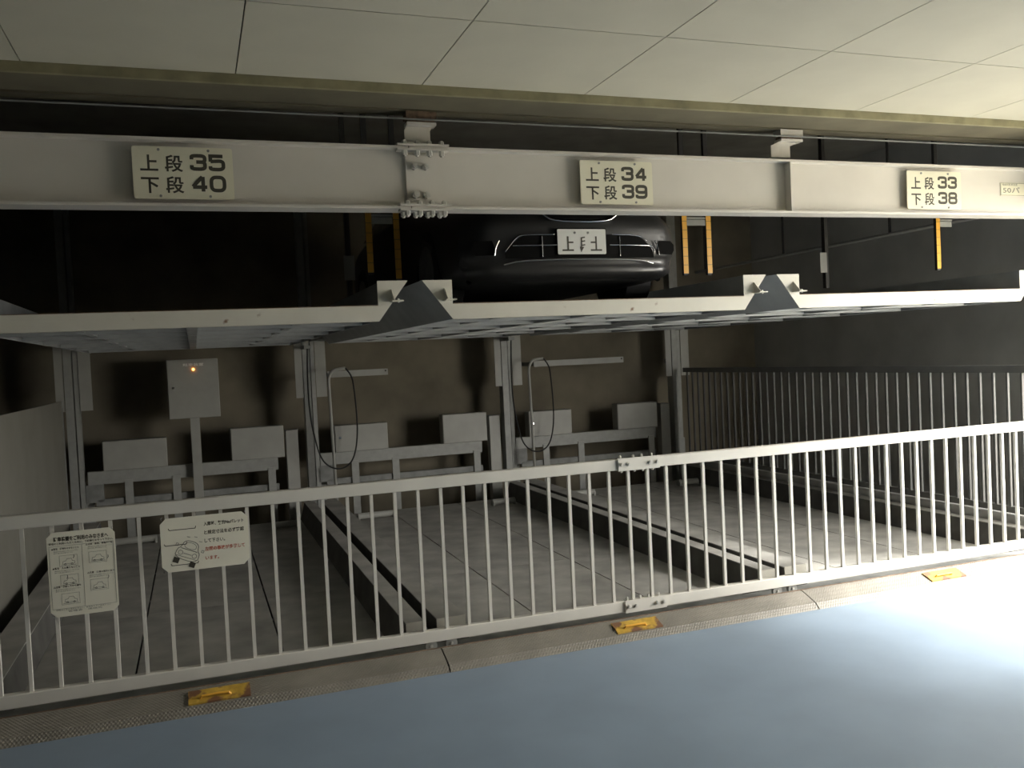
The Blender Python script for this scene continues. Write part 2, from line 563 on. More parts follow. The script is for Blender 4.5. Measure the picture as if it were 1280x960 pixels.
# hangers up to the ceiling track
def hanger(x0, w, top_off, rust):
    bm = NB()
    box(bm, x0, x0+w, 0.055, 0.065, 2.925, 3.012)
    prism(bm, [(x0, 3.012), (x0+w, 3.012), (x0+w+top_off, 3.034), (x0+top_off, 3.034)], 'y', 0.055, 0.065)
    box(bm, x0, x0+w, 0.055, 0.11, 2.9265, 2.935)
    h = obj('hanger', bm, M_BEAM, gird, origin=(x0+w/2, 0.06, 2.93))
    bm = NB(); box(bm, x0+top_off-0.005, x0+w+top_off+0.015, 0.01, 0.09, 3.034, 3.050)
    obj('clamp_plate', bm, M_BEAM, h, origin=(x0+w/2, 0.05, 3.04))
    bm = NB(); box(bm, x0+top_off+0.002, x0+w+top_off+0.008, 0.02, 0.08, 3.050, 3.070)
    obj('packing', bm, M_RUSTY, h, origin=(x0+w/2, 0.05, 3.06))
    bm = NB(); box(bm, x0+top_off-0.008, x0+w+top_off+0.018, 0.01, 0.09, 3.070, 3.111)
    obj('clamp_plate', bm, M_RUSTY if rust else M_BEAM, h, origin=(x0+w/2, 0.05, 3.08))
    for j in (0, 1):
        bm = NB(); hexbolt(bm, (x0+0.03+(w-0.06)*j, 0.09, 2.935), 'z', 0.012, 0.012)
        obj('bolt', bm, M_BOLT, h, origin=(x0+0.03+(w-0.06)*j, 0.09, 2.935))
hanger(1.195, 0.15, 0.012, True)
hanger(3.665, 0.15, 0.055, False)

# ------------------------------------------------------------------ bay number signs
def rrect(x0, x1, z0, z1, r, n=4):
    pts = []
    for cx_, cz_, a0 in ((x1-r, z1-r, 0), (x0+r, z1-r, 90), (x0+r, z0+r, 180), (x1-r, z0+r, 270)):
        for i in range(n+1):
            a = math.radians(a0 + 90*i/n)
            pts.append((cx_+r*math.cos(a), cz_+r*math.sin(a)))
    return pts
DIG = {
 '3': [([(0, .72), (0, 1), (1, 1), (1, .53), (.35, .53)], False), ([(.35, .53), (1, .53), (1, 0), (0, 0), (0, .28)], False)],
 '5': [([(.97, 1), (.02, 1), (.02, .58)], False), ([(.02, .60), (1, .66), (1, 0), (0, 0), (0, .24)], False)],
 '4': [([(.78, -.09), (.78, 1.02)], False), ([(.74, 1.02), (0, .27)], False), ([(0, .24), (1.08, .24)], False)],
 '0': [([(0, 0), (0, 1), (1, 1), (1, 0)], True)],
 '9': [([(0, .45), (0, 1), (1, 1), (1, .45)], True), ([(1, .70), (1, 0), (0, 0), (0, .24)], False)],
 '8': [([(.02, .53), (.02, 1), (.98, 1), (.98, .53)], True), ([(0, 0), (0, .53), (1, .53), (1, 0)], True)],
}
def digit(bm, ch, x0, x1, z0, z1, w, y0, y1):
    for j, (pts, closed) in enumerate(DIG[ch]):
        hw = w/2
        q = [(x0+hw+(x1-x0-w)*p[0], z0+hw+(z1-z0-w)*p[1]) for p in pts]
        if ch != '4' and not (ch == '5' and j == 0):
            q = chaikin(q, 3, closed, 0.2)
        ribbon(bm, q, w, y0-0.00005*j, y1, closed)
def bay_sign(xa, za, zb, n1, n2, label):
    w = 0.489
    SD = 0.028
    t = thing('bay_sign', label, 'sign', (xa+w/2, 0.0, za), 'bay number signs on the girder')
    bm = NB(); prism(bm, rrect(xa, xa+w, za, zb, 0.012), 'y', -0.006, 0.0)
    obj('board', bm, M_SIGN, t)
    H = zb-za
    X = lambda u: xa+w*u
    Z = lambda v: zb-H*v
    for (v0, v1, a, num) in ((.12, .46, '上', n1), (.53, .87, '下', n2)):
        text('lettering', a, M_INK, t, X(.075), -0.0066, Z(v1-0.01), H*(v1-v0)*1.0, bold=0.022, width=w*.175)
        text('lettering', '段', M_INK, t, X(.315), -0.0066, Z(v1-0.015), H*(v1-v0)*0.98, bold=0.020, width=w*.18)
        bm = NB()
        digit(bm, num[0], X(.565), X(.735), Z(v1-.01), Z(v0+.005), 0.0185, -0.0068, -0.006)
        digit(bm, num[1], X(.752), X(.922), Z(v1-.01), Z(v0+.005), 0.0185, -0.0068, -0.006)
        obj('numerals', bm, M_INK, t)
    for (u, v) in ((.26, .06), (.755, .06), (.26, .945), (.755, .945)):
        bm = NB()
        cyl(bm, (X(u), -0.0105, Z(v)), 'y', 0.007, 0.0045, 10)
        cyl(bm, (X(u), 0.0, Z(v)), 'y', 0.004, 0.034, 6)
        obj('bolt', bm, M_GALVD, t, origin=(X(u), 0, Z(v)))
    t.location.y = SD
    t.scale = (1.005, 1.0, 1.003)
    return t
bay_sign(-0.2390, 2.600, 2.868, '35', '40', 'cream bay sign numbered thirty-five over forty, on the girder left of the bolted splice')
bay_sign(2.261, 2.603, 2.868, '34', '39', 'cream bay sign numbered thirty-four over thirty-nine, on the girder above the car')
bay_sign(4.761, 2.600, 2.868, '33', '38', 'brightly lit cream bay sign numbered thirty-three over thirty-eight, beside the small maker label')

st = thing('maker_label', 'small pale oblong label reading 50パ stuck on the girder beside the 33 sign', 'label', (5.83, 0.06, 2.74))
bx('plate', M_SIGN, st, 5.668, 5.99, 0.0585, 0.0615, 2.715, 2.812)
bm = NB(); ribbon(bm, [(5.672, 2.719), (5.986, 2.719), (5.986, 2.808), (5.672, 2.808)], 0.003, 0.058, 0.0585, True)
obj('border', bm, M_INKG, st)
text('lettering', '50パ', M_INKG, st, 5.692, 0.0580, 2.738, 0.050, bold=0.01, width=0.165)
text('lettering', '機械式駐車装置', M_INKG, st, 5.685, 0.0580, 2.790, 0.017, width=0.15)

# ------------------------------------------------------------------ notices wired to the gate
def chamf(x0, x1, z0, z1, c):
    return [(x0+c, z0), (x1-c, z0), (x1, z0+c), (x1, z1-c), (x1-c, z1), (x0+c, z1), (x0, z1-c), (x0, z0+c)]
NY = -0.0145
def notice(x0, x1, z0, z1, c, label):
    t = thing('notice_board', label, 'notice', ((x0+x1)/2, NY, z0))
    bm = NB(); prism(bm, chamf(x0, x1, z0, z1, c), 'y', NY, NY+0.004)
    obj('board', bm, M_PAPER, t)
    for xx, zz in ((x0+0.01, z0+0.01), (x1-0.01, z0+0.01), (x0+0.01, z1-0.01), (x1-0.01, z1-0.01)):
        s_ = 1 if zz > (z0+z1)/2 else -1
        bm = NB(); tube(bm, [(xx, NY+0.005, zz), (xx-0.004, NY+0.012, zz+0.010*s_), (xx+0.003, NY+0.022, zz+0.014*s_)], 0.0015, 5)
        obj('tie_wire', bm, M_GALV, t)
    return t
NX0, NX1, NZ0, NZ1 = -0.735, -0.425, 0.515, 0.938
n1 = notice(NX0, NX1, NZ0, NZ1, 0.026, 'tall white notice full of small print and outline diagrams wired to the gate bars')
W1, H1 = NX1-NX0, NZ1-NZ0
def U(u): return NX0+W1*u
def V(v): return NZ1-H1*v
TY = NY-0.0006
text('lettering', '駐車装置をご利用のみなさまへ', M_INK, n1, U(.5), TY, V(.105), 0.024, bold=0.03, align='CENTER', width=W1*.80)
text('lettering', '安全にご利用いただくために、下記事項を守って下さい。', M_INK, n1, U(.5), TY, V(.145), 0.012, bold=0.02, align='CENTER', width=W1*.94)
def frame_lines(bm, u0, u1, v0, v1, w=0.0012):
    ribbon(bm, [(U(u0), V(v0)), (U(u1), V(v0)), (U(u1), V(v1)), (U(u0), V(v1))], w, TY, NY, True)
bm = NB()
frame_lines(bm, .03, .97, .165, .905)
ribbon(bm, [(U(.505), V(.17)), (U(.505), V(.90))], 0.0012, TY, NY)
obj('border', bm, M_INKG, n1)
heads = [(.06, .205, '▲警告　荷物をのせないこと'), (.06, .435, '▲警告　人は乗らないこと'), (.06, .655, '△注意　確認してから操作'), (.56, .185, '△注意　車高、車幅の確認'), (.56, .525, '△注意　係員の指示に従う')]
for (u, v, s) in heads:
    text('lettering', s, M_INK, n1, U(u), TY, V(v), 0.011, bold=0.015, width=W1*.40)
    text('lettering', '運転者以外の方は装置内に立ち入らないで下さい', M_INKG, n1, U(u+.03), TY, V(v+.028), 0.0065, width=W1*.36)
    text('lettering', '操作する前に安全を確かめて下さい', M_INKG, n1, U(u+.03), TY, V(v+.048), 0.0065, width=W1*.28)
text('lettering', '故障のときは操作を中止し、管理者までご連絡下さい', M_INKG, n1, U(.08), TY, V(.925), 0.008, width=W1*.80)
text('lettering', '管理者　連絡先', M_INKG, n1, U(.25), TY, V(.95), 0.009, width=W1*.5)
bm = NB()
for (u, v) in ((.17, .28), (.17, .51), (.17, .73), (.60, .27), (.60, .60)):
    hh = .13
    frame_lines(bm, u, u+.26, v, v+hh, 0.0009)
    # little outline car on a pallet
    c = [(u+.04, v+hh-.03), (u+.05, v+hh-.06), (u+.09, v+hh-.065), (u+.11, v+hh-.09), (u+.17, v+hh-.09), (u+.19, v+hh-.06), (u+.22, v+hh-.055), (u+.22, v+hh-.03)]
    ribbon(bm, [(U(a), V(b_)) for a, b_ in c], 0.0013, TY, NY, True)
    ribbon(bm, [(U(u+.02), V(v+hh-.015)), (U(u+.24), V(v+hh-.015))], 0.0016, TY, NY)
    for cu_ in (u+.08, u+.18):
        ribbon(bm, [(U(cu_)+0.004*math.cos(a*math.pi/4), V(v+hh-.026)+0.004*math.sin(a*math.pi/4)) for a in range(8)], 0.002, TY-0.0001, NY, True)
for (u, v) in ((.38, .30), (.27, .535), (.88, .345), (.87, .585)):
    ribbon(bm, [(U(u), V(v-.02)), (U(u+.005), V(v)), (U(u-.01), V(v+.02))], 0.003, TY-0.0002, NY)
obj('diagram', bm, M_INKG, n1)['kind'] = 'stuff'

QX0, QX1, QZ0, QZ1 = -0.212, 0.222, 0.672, 0.952
n2 = notice(QX0, QX1, QZ0, QZ1, 0.030, 'wide white notice with a tilting car drawing and red lines of text on the gate')
W2, H2 = QX1-QX0, QZ1-QZ0
def U2(u): return QX0+W2*u
def V2(v): return QZ1-H2*v
for (v, s, m_, wd) in ((.195, '入庫時、契約Noパレット', M_INK, .46), (.355, 'と規定寸法を必ず確認', M_INK, .46), (.51, 'して下さい。', M_INK, .235), (.665, '左図の事故が多発して', M_RED, .46), (.835, 'います。', M_RED, .155)):
    text('lettering', s, m_, n2, U2(.49), TY, V2(v), 0.0225, bold=0.018, width=W2*wd)
bm = NB()
for (u0_, u1_, v_) in ((.09, .40, .225), (.035, .29, .505), (.10, .41, .88)):
    ribbon(bm, [(U2(u0_), V2(v_-.035)), (U2(u0_+.012), V2(v_)), (U2(u1_-.008), V2(v_)), (U2(u1_), V2(v_-.04))], 0.0035, TY, NY)
obj('shelf_lines', bm, M_INK, n2)
bm = NB()
ccx, ccz = U2(.30), V2(.66)
def RT(p, a=math.radians(-24), s=0.058):
    return (ccx+s*(p[0]*math.cos(a)-p[1]*math.sin(a)), ccz+s*(p[0]*math.sin(a)+p[1]*math.cos(a)))
bodyp = chaikin([(-1, -.75), (-1, .1), (-.75, .25), (-.6, 1.0), (.6, 1.0), (.75, .25), (1, .1), (1, -.75)], 2, True)
ribbon(bm, [RT(p) for p in bodyp], 0.0032, TY, NY, True)
ribbon(bm, [RT(p) for p in [(-.72, .2), (.72, .2)]], 0.0032, TY-.0001, NY)
ribbon(bm, [RT(p) for p in chaikin([(-.55, .3), (-.45, .85), (.45, .85), (.55, .3)], 2, True)], 0.0022, TY-.0001, NY, True)
for sx_ in (-.62, .62):
    ribbon(bm, [RT((sx_+.2*math.cos(a*math.pi/5), -.2+.2*math.sin(a*math.pi/5))) for a in range(10)], 0.0022, TY, NY, True)
    ribbon(bm, [RT(p) for p in [(sx_*1.7, .3), (sx_*2.0, .3), (sx_*2.0, .5), (sx_*1.7, .5)]], 0.002, TY, NY, True)
ribbon(bm, [RT(p) for p in [(-.35, -.2), (.35, -.2)]], 0.0022, TY, NY)
ribbon(bm, [RT(p) for p in [(-.95, -.5), (.95, -.5)]], 0.0022, TY-.0001, NY)
for a_, r_ in ((60, 1.35), (85, 1.45), (110, 1.35)):
    an = math.radians(a_)
    ribbon(bm, [RT((r_*math.cos(an)-.14, r_*math.sin(an))), RT((r_*math.cos(an)+.14, r_*math.sin(an)+.03))], 0.002, TY, NY)
obj('car_outline', bm, M_INKG, n2)
bm = NB()
for sx_ in (-.72, .72):
    prism(bm, [RT(p) for p in [(sx_-.25, -1.2), (sx_+.25, -1.2), (sx_+.25, -.72), (sx_-.25, -.72)]], 'y', TY-.0003, NY)
obj('tyre_print', bm, M_INK, n2)

# ------------------------------------------------------------------ upper pallets
PY0, PY1 = 0.23, 5.45
up_ = thing('upper_pallet', 'empty upper parking pallet, pale front edge, beside the control box bay', 'pallet', (0.0, PY0, 1.94), 'upper steel parking pallets')
def upper_pallet(t):
    ox = 0.003
    bm = NB(); prism(bm, [(-1.027+ox, 1.943), (1.027+ox, 1.943), (1.097+ox, 2.034), (-1.097+ox, 2.034)], 'y', PY0-0.006, PY0)
    box(bm, -1.027+ox, 1.027+ox, PY0, PY0+0.05, 1.943, 1.949)
    obj('front_beam', bm, M_PALLET, t)
    bx('deck_lip', M_RUSTY, t, -1.04+ox, 1.04+ox, PY0-0.004, PY0+0.03, 2.0345, 2.039)
    for s in (-1, 1):
        pts = [(s*1.207+ox, 2.178), (s*1.024+ox, 2.178), (s*1.024+ox, 2.0345), (s*1.097+ox, 2.0345)]
        bm = NB(); prism(bm, pts, 'y', PY0-0.006, PY0)
        e = obj('end_plate', bm, M_PALLET, t, origin=(s*1.1+ox, PY0, 2.1))
        # gusset with a bolted tab standing off the plate
        gx = 1.105 if s > 0 else -1.075
        bm = NB(); prism(bm, [(PY0-0.006, 2.128), (PY0-0.085, 2.058), (PY0-0.006, 2.050)], 'x', gx+ox, gx+ox+0.006)
        obj('gusset', bm, M_PALLET, e, origin=(gx+ox, PY0, 2.08))
        bm = NB(); box(bm, gx-0.010+ox, gx+0.055+ox, PY0-0.085, PY0-0.006, 2.052, 2.059)
        obj('tab', bm, M_PALLET, e, origin=(gx+ox, PY0, 2.055))
        bm = NB(); hexbolt(bm, (gx+0.028+ox, PY0-0.06, 2.059), 'z', 0.007, 0.008)
        cyl(bm, (gx+0.028+ox, PY0-0.06, 2.045), 'z', 0.006, 0.007, 6)
        obj('bolt', bm, M_BOLT, e, origin=(gx+ox, PY0-0.06, 2.06))
        # sloping side channel
        th = 0.006
        bm = NB()
        prism(bm, [(s*1.207+ox, 2.178), (s*1.027+ox, 1.943), (s*(1.027-th)+ox, 1.947), (s*(1.200)+ox, 2.178)], 'y', PY0, PY1)
        box(bm, min(s*1.05, s*1.2)+ox, max(s*1.05, s*1.2)+ox, PY0, PY1, 2.172, 2.178)
        box(bm, min(s*1.05, s*1.044)+ox, max(s*1.05, s*1.044)+ox, PY0, PY1, 2.02, 2.172)
        obj('side_channel', bm, M_UNDER, t, origin=(s*1.1+ox, PY0, 2.0))
    # deck: two halves side by side, folded lengthways
    for s in (-1, 1):
        bm = NB()
        x0_, x1_ = (-1.044, -0.004) if s < 0 else (0.004, 1.044)
        box(bm, x0_+ox, x1_+ox, PY0+0.005, PY1, 2.004, 2.018)
        obj('deck_sheet', bm, M_UNDER, t, origin=(s*0.5, PY0, 2.0))
    first = None
    for yy in (0.75, 1.45, 2.25, 3.15, 4.15, 5.2):
        if first is None:
            bm = NB()
            prism(bm, [(yy, 2.0035), (yy, 1.944), (yy+0.05, 1.944), (yy+0.05, 1.950), (yy+0.006, 1.950), (yy+0.006, 2.0035)], 'x', -1.02+ox, 1.02+ox)
            first = obj('cross_rib', bm, M_UNDER, t, origin=(ox, yy, 2.0)); fy = yy
        else:
            copy_part(first, t, (0, yy-fy, 0))
    for s in (-1, 1):
        bm = NB(); prism(bm, [(s*0.62, 2.0035), (s*0.62, 1.957), (s*0.58, 1.957), (s*0.58, 2.0035)], 'y', PY0+0.02, PY1)
        obj('long_rib', bm, M_UNDER, t)
    bm = NB(); prism(bm, [(-0.03, 2.0035), (-0.03, 1.946), (0.03, 1.946), (0.03, 2.0035)], 'y', PY0+0.02, PY1)
    obj('keel', bm, M_UNDER, t)
    for s in (-1, 1):
        bm = NB(); box(bm, s*0.95-0.06, s*0.95+0.06, PY1, 5.82, 1.99, 2.13)
        box(bm, min(s*0.95, s*1.20), max(s*0.95, s*1.20), 5.70, 5.82, 1.99, 2.13)
        obj('lifting_arm', bm, M_GALVD, t)
upper_pallet(up_)
dup(up_, (2.5, 0, 0), 'upper parking pallet with the dark car parked on it')
dup(up_, (5.0, 0, 0), 'empty upper parking pallet with the brightest front edge, above the side fence bay')

# ------------------------------------------------------------------ lower pallets
lp = thing('lower_pallet', 'shaded lower parking pallet behind the two notices, nearest the grey side panel', 'pallet', (0.0, 0.25, -0.34), 'lower steel parking pallets')
LY0, LY1 = 0.25, 5.45
def lower_pallet(t):
    for s in (-1, 1):
        xo, xi = (-1.211, -1.031) if s < 0 else (1.21, 1.10)
        bm = NB()
        q = 1 if s < 0 else -1
        box(bm, min(xo, xi), max(xo, xi), LY0+0.008, LY1, 0.138, 0.145)
        r = obj('side_rail', bm, M_DECK, t, origin=((xo+xi)/2, LY0, 0.1))
        bm = NB()
        prism(bm, [(xi, 0.1375), (xi+q*(0.03 if s < 0 else 0.05), -0.05), (xi+q*0.02, -0.06), (xi-q*0.01, 0.1375)], 'y', LY0+0.02, LY1)
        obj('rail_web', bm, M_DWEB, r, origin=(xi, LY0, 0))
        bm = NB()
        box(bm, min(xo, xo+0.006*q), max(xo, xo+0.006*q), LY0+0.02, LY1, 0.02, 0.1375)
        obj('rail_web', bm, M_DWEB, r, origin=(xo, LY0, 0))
        bm = NB(); box(bm, min(xo, xi), max(xo, xi), LY0, LY0+0.008, 0.088, 0.1455)
        obj('end_cap', bm, M_PALLET, r, origin=((xo+xi)/2, LY0, 0.1))
    xs = [-1.005, -0.42, 0.42, 1.055]
    for a, b_ in zip(xs, xs[1:]):
        for (ya, yb) in ((LY0+0.02, 2.05), (2.05, 3.85), (3.85, LY1)):
            bm = NB(); box(bm, a+0.006, b_-0.006, ya+0.002, yb-0.002, -0.062, -0.05)
            obj('deck_plate', bm, M_DECK, t, origin=(a, ya, -0.06))
    first = None
    for yy in (0.5, 1.5, 2.5, 3.5, 4.5, 5.3):
        if first is None:
            first = bx('cross_bearer', M_GALVD, t, -1.0, 1.0, yy-0.03, yy+0.03, -0.34, -0.064, origin=(0, yy, -0.2)); fy = yy
        else:
            copy_part(first, t, (0, yy-fy, 0))
    for (a, b_, yy) in ((-0.87, -0.46, 5.0), (0.72, 1.00, 5.0)):
        bm = NB(); cyl(bm, (a, yy, -0.008), 'x', 0.036, b_-a, 12)
        ws = obj('wheel_stop', bm, M_BOX, t, origin=(a, yy, 0.0))
        for q in (a, b_-0.02):
            bm = NB(); box(bm, q, q+0.02, yy-0.045, yy+0.045, -0.0495, 0.0)
            obj('stop_foot', bm, M_BOX, ws, origin=(q, yy, 0))
lower_pallet(lp)
dup(lp, (2.5, 0, 0), 'worn lower parking pallet between the two hooked pipes, under the car')
dup(lp, (5.0, 0, 0), 'daylit lower parking pallet beside the long side fence')

# ------------------------------------------------------------------ rear steelwork
YC = 5.9
cd = thing('steel_column', 'rear steel column standing beside the grey side panel at the control box bay', 'column', (-1.25, YC, -0.36), 'rear columns of the parking machine')
bx('post', M_GALV, cd, -1.345, -1.265, YC-0.05, YC+0.10, -0.36, 3.9)
bx('post', M_GALV, cd, -1.252, -1.205, YC-0.03, YC+0.06, -0.36, 3.9)
bx('foot_plate', M_GALV, cd, -1.26, -1.13, YC+0.065, YC+0.09, -0.36, 0.45)
for (a, b_) in ((-1.438, -1.352), (-1.20, -1.075)):
    bx('guide_plate', M_BOX, cd, a, b_, YC-0.04, YC-0.03, 1.325, 2.05)
    bx('guide_bracket', M_GALVD, cd, a+0.02, b_-0.02, YC-0.03, YC+0.05, 1.5, 1.56)
bx('base_plate', M_GALVD, cd, -1.38, -1.10, YC-0.09, YC+0.14, -0.36, -0.34)
dup(cd, (2.56, 0, 0), 'rear steel column with a looped black cable, between the control box bay and the middle bay')
dup(cd, (5.06, 0, 0), 'rear steel column with a looped black cable, between the two bays right of it and the middle')
dup(cd, (7.54, 0, 0), 'rear steel column at the far end of the side fence')
kk = [o for o in bpy.data.objects if o.name.startswith('steel_column.002')]
for o in kk: o['label'] = 'rear steel column with a looped black cable, below the gap between signs 34 and 33'
kk = [o for o in bpy.data.objects if o.name.startswith('steel_column.001')]
for o in kk: o['label'] = 'rear steel column with a looped black cable, below the gap between signs 35 and 34'

sp1 = thing('stub_post', 'short square rear post right of the box on the control box bay frame', 'post', (1.04, YC, -0.36), 'short rear posts')
bx('post', M_BOX, sp1, 0.972, 1.11, YC-0.07, YC+0.05, -0.36, 0.95)
bx('cap', M_GALVD, sp1, 0.968, 1.114, YC-0.074, YC+0.054, 0.95, 0.958)
dup(sp1, (2.53, 0, 0), 'short square rear post in the middle bay, left of the middle rear column pair')
dup(sp1, (5.0, 0, 0), 'short square rear post near the far end of the side fence')
for n_, l_ in (('stub_post.001', 'short square rear post at the right end of the middle bay frame, below the car'),):
    bpy.data.objects[n_]['label'] = l_

rf = thing('motor_stand', 'low horizontal steel frame at the back of the control box bay', 'frame', (-0.1, YC, -0.36), 'low rear frames')
bx('beam', M_GALV, rf, -1.17, 0.87, YC-0.04, YC+0.04, 0.50, 0.645)
bx('beam_bracket', M_GALVD, rf, -1.20, -1.02, YC-0.03, YC+0.03, 0.30, 0.499)
bx('lower_rail', M_GALVD, rf, -1.1, 0.87, YC-0.03, YC+0.03, 0.26, 0.33)
for q in (-0.80, -0.30, 0.75):
    bx('leg', M_GALV, rf, q, q+0.085, YC-0.055, YC-0.041, -0.36, 0.53)
dup(rf, (2.53, 0, 0), 'low horizontal steel frame at the back of the middle bay behind the first hooked pipe')
dup(rf, (5.03, 0, 0), 'low horizontal steel frame at the back of the bay nearest the side fence')

def steel_box(x0, x1, z0, z1, label, knob=None, sup=True):
    t = thing('equipment_box', label, 'box', ((x0+x1)/2, YC-0.04, z0), 'grey boxes on the low rear frames')
    bx('case', M_BOX, t, x0, x1, YC-0.10, YC+0.06, z0, z1, bevel=0.005)
    bx('lid', M_BOX, t, x0+0.008, x1-0.008, YC-0.106, YC-0.10, z0+0.008, z1-0.008)
    if knob:
        bm = NB(); cyl(bm, (knob[0], YC-0.118, knob[1]), 'y', 0.014, 0.012, 10)
        obj('catch', bm, M_CHROME, t)
    return t
steel_box(-1.005, -0.342, 0.648, 0.975, 'low grey box on the rear frame, left of the control box post')
steel_box(0.348, 0.945, 0.648, 1.02, 'tall grey box on the rear frame, right of the control box post')
steel_box(1.535, 2.18, 0.648, 0.968, 'low grey box on the rear frame, behind the first cable loop', (1.60, 0.82))
steel_box(2.876, 3.455, 0.648, 1.01, 'tall grey box on the rear frame, at the right end of the middle bay')
steel_box(4.03, 4.63, 0.648, 0.972, 'low grey box on the rear frame, behind the second cable loop', (4.08, 0.82))
steel_box(5.30, 5.90, 0.648, 0.99, 'dim grey box on the rear frame, nearest the side fence')

cb = thing('control_box', 'large grey control box with a lit orange lamp on a post at the back', 'control box', (-0.02, YC-0.1, -0.36))
bx('case', M_BOX, cb, -0.295, 0.255, YC-0.16, YC+0.04, 1.175, 1.84, bevel=0.006)
bx('door', M_BOX, cb, -0.285, 0.245, YC-0.166, YC-0.16, 1.185, 1.83)
bx('post', M_BOX, cb, -0.075, 0.025, YC-0.13, YC-0.045, -0.36, 1.175)
text('lettering', '駐車装置', M_PLATE, cb, -0.12, YC-0.1668, 1.765, 0.035, bold=0.02, width=0.22)
bm = NB(); cyl(bm, (-0.012, YC-0.182, 1.725), 'y', 0.013, 0.016, 12)
obj('pilot_lamp', bm, M_LED, cb)
bm = NB(); cyl(bm, (-0.235, YC-0.176, 1.525), 'y', 0.013, 0.010, 12)
obj('key_switch', bm, M_CHROME, cb)

def shelf_bar(x0, x1, label):
    t = thing('wall_bar', label, 'bar', ((x0+x1)/2, YC, 1.59), 'pale horizontal bars at the back')
    bx('bar', M_BOX, t, x0, x1, YC-0.03, YC-0.02, 1.548, 1.625)
    bx('wall_arm', M_GALVD, t, x0+0.05, x0+0.10, YC-0.02, YB, 1.56, 1.61)
    bx('wall_arm', M_GALVD, t, x1-0.15, x1-0.10, YC-0.02, YB, 1.56, 1.61)
    bm = NB(); cyl(bm, (x1-0.03, YC-0.034, 1.60), 'y', 0.010, 0.004, 8)
    obj('bolt_hole', bm, M_GAP, t)
shelf_bar(1.50, 2.236, 'short pale horizontal bar beside the first hooked pipe')
shelf_bar(4.16, 5.46, 'long dim horizontal bar beside the second hooked pipe')

def px_pipe(dx, label):
    """hooked riser pipe with a hanging cable loop"""
    yy = 5.55
    t = thing('hooked_pipe', label, 'pipe', (1.52+dx, yy, -0.36), 'hooked riser pipes')
    x = 1.465+dx
    pts = [(x+0.03, yy, -0.36), (x, yy, 1.50)]
    for a in range(1, 7):
        an = math.pi/2*a/6
        pts.append((x+0.09*(1-math.cos(an)), yy, 1.50+0.09*math.sin(an)*1.6))
    pts.append((x+0.20, yy, 1.655))
    bm = NB(); tube(bm, pts, 0.018, 8)
    obj('pipe', bm, M_BOX, t, smooth=True)
    bm = NB(); tube(bm, [(x+0.03, yy, -0.355), (x+0.03, yy, -0.30)], 0.035, 10)
    obj('socket', bm, M_GALVD, t)
    c = [(1.24, 1.92), (1.22, 1.5), (1.23, 1.1), (1.28, .80), (1.33, .62), (1.40, .53), (1.50, .48), (1.60, .49), (1.68, .55), (1.73, .66), (1.765, .85), (1.77, 1.1), (1.755, 1.4), (1.735, 1.56), (1.665, 1.655)]
    c = chaikin([(a+dx, b_) for a, b_ in c], 2)
    bm = NB(); tube(bm, [(a, yy-0.02, b_) for a, b_ in c], 0.009, 6)
    cab = obj('cable', bm, M_BLACK, t, smooth=True)
    bm = NB(); box(bm, 1.20+dx, 1.28+dx, yy-0.04, YC-0.052, 1.90, 1.94)
    obj('cable_clip', bm, M_GALVD, cab)
px_pipe(0.0, 'first hooked riser pipe with a hanging black cable loop, nearer the control box')
px_pipe(2.50, 'second hooked riser pipe with a hanging black cable loop, under the car')

# left side panel
sp_ = thing('sheet_partition', 'plain grey sheet panel closing the machine beside the control box bay', 'panel', (-1.34, 2.5, -0.36))
bx('sheet', M_PANEL, sp_, -1.36, -1.34, 0.3, 5.55, -0.1, 1.45)
bx('edge_angle', M_GALVD, sp_, -1.345, -1.335, 5.50, 5.56, -0.36, 1.45)
bx('skirting', M_GALVD, sp_, -1.36, -1.30, 0.3, 5.5, -0.36, -0.10)

# side fence on its low kerb
kw = sbox('trim_5', M_SIDEW, 6.24, 6.44, 0.25, YB, -0.36, 0.205)
sf = thing('side_fence', 'long grey railing with upright bars running back along the end of the machine', 'fence', (6.30, 3.0, 0.205))
bx('rail', M_FENCE, sf, 6.235, 6.285, 0.15, 5.65, 1.375, 1.435)
bx('rail', M_FENCE, sf, 6.235, 6.285, 0.15, 5.65, 0.225, 0.275)
first = None
for i in range(41):
    yy = 0.16+0.1355*i
    if first is None:
        first = bx('bar', M_FENCE, sf, 6.250, 6.270, yy-0.010, yy+0.010, 0.27, 1.38, origin=(6.26, yy, 0.8)); fy = yy
    else:
        copy_part(first, sf, (0, yy-fy, 0))
for yy in (0.28, 2.4, 5.4):
    bx('foot', M_GALVD, sf, 6.245, 6.275, yy-0.02, yy+0.02, 0.205, 0.226)
wt = thing('cable_tray', 'faint grey cable conduit high along the inside of the end bay', 'conduit', (7.2, 3.0, 2.85))
bm = NB(); tube(bm, [(7.0, 0.35, 2.80), (7.0, 6.45, 2.80)], 0.02, 8)
obj('tube', bm, M_GALV, wt)
for yy in (0.8, 2.6, 4.4, 6.2):
    bx('drop_rod', M_DSTEEL, wt, 6.99, 7.01, yy-0.01, yy+0.01, 2.8, 4.0)

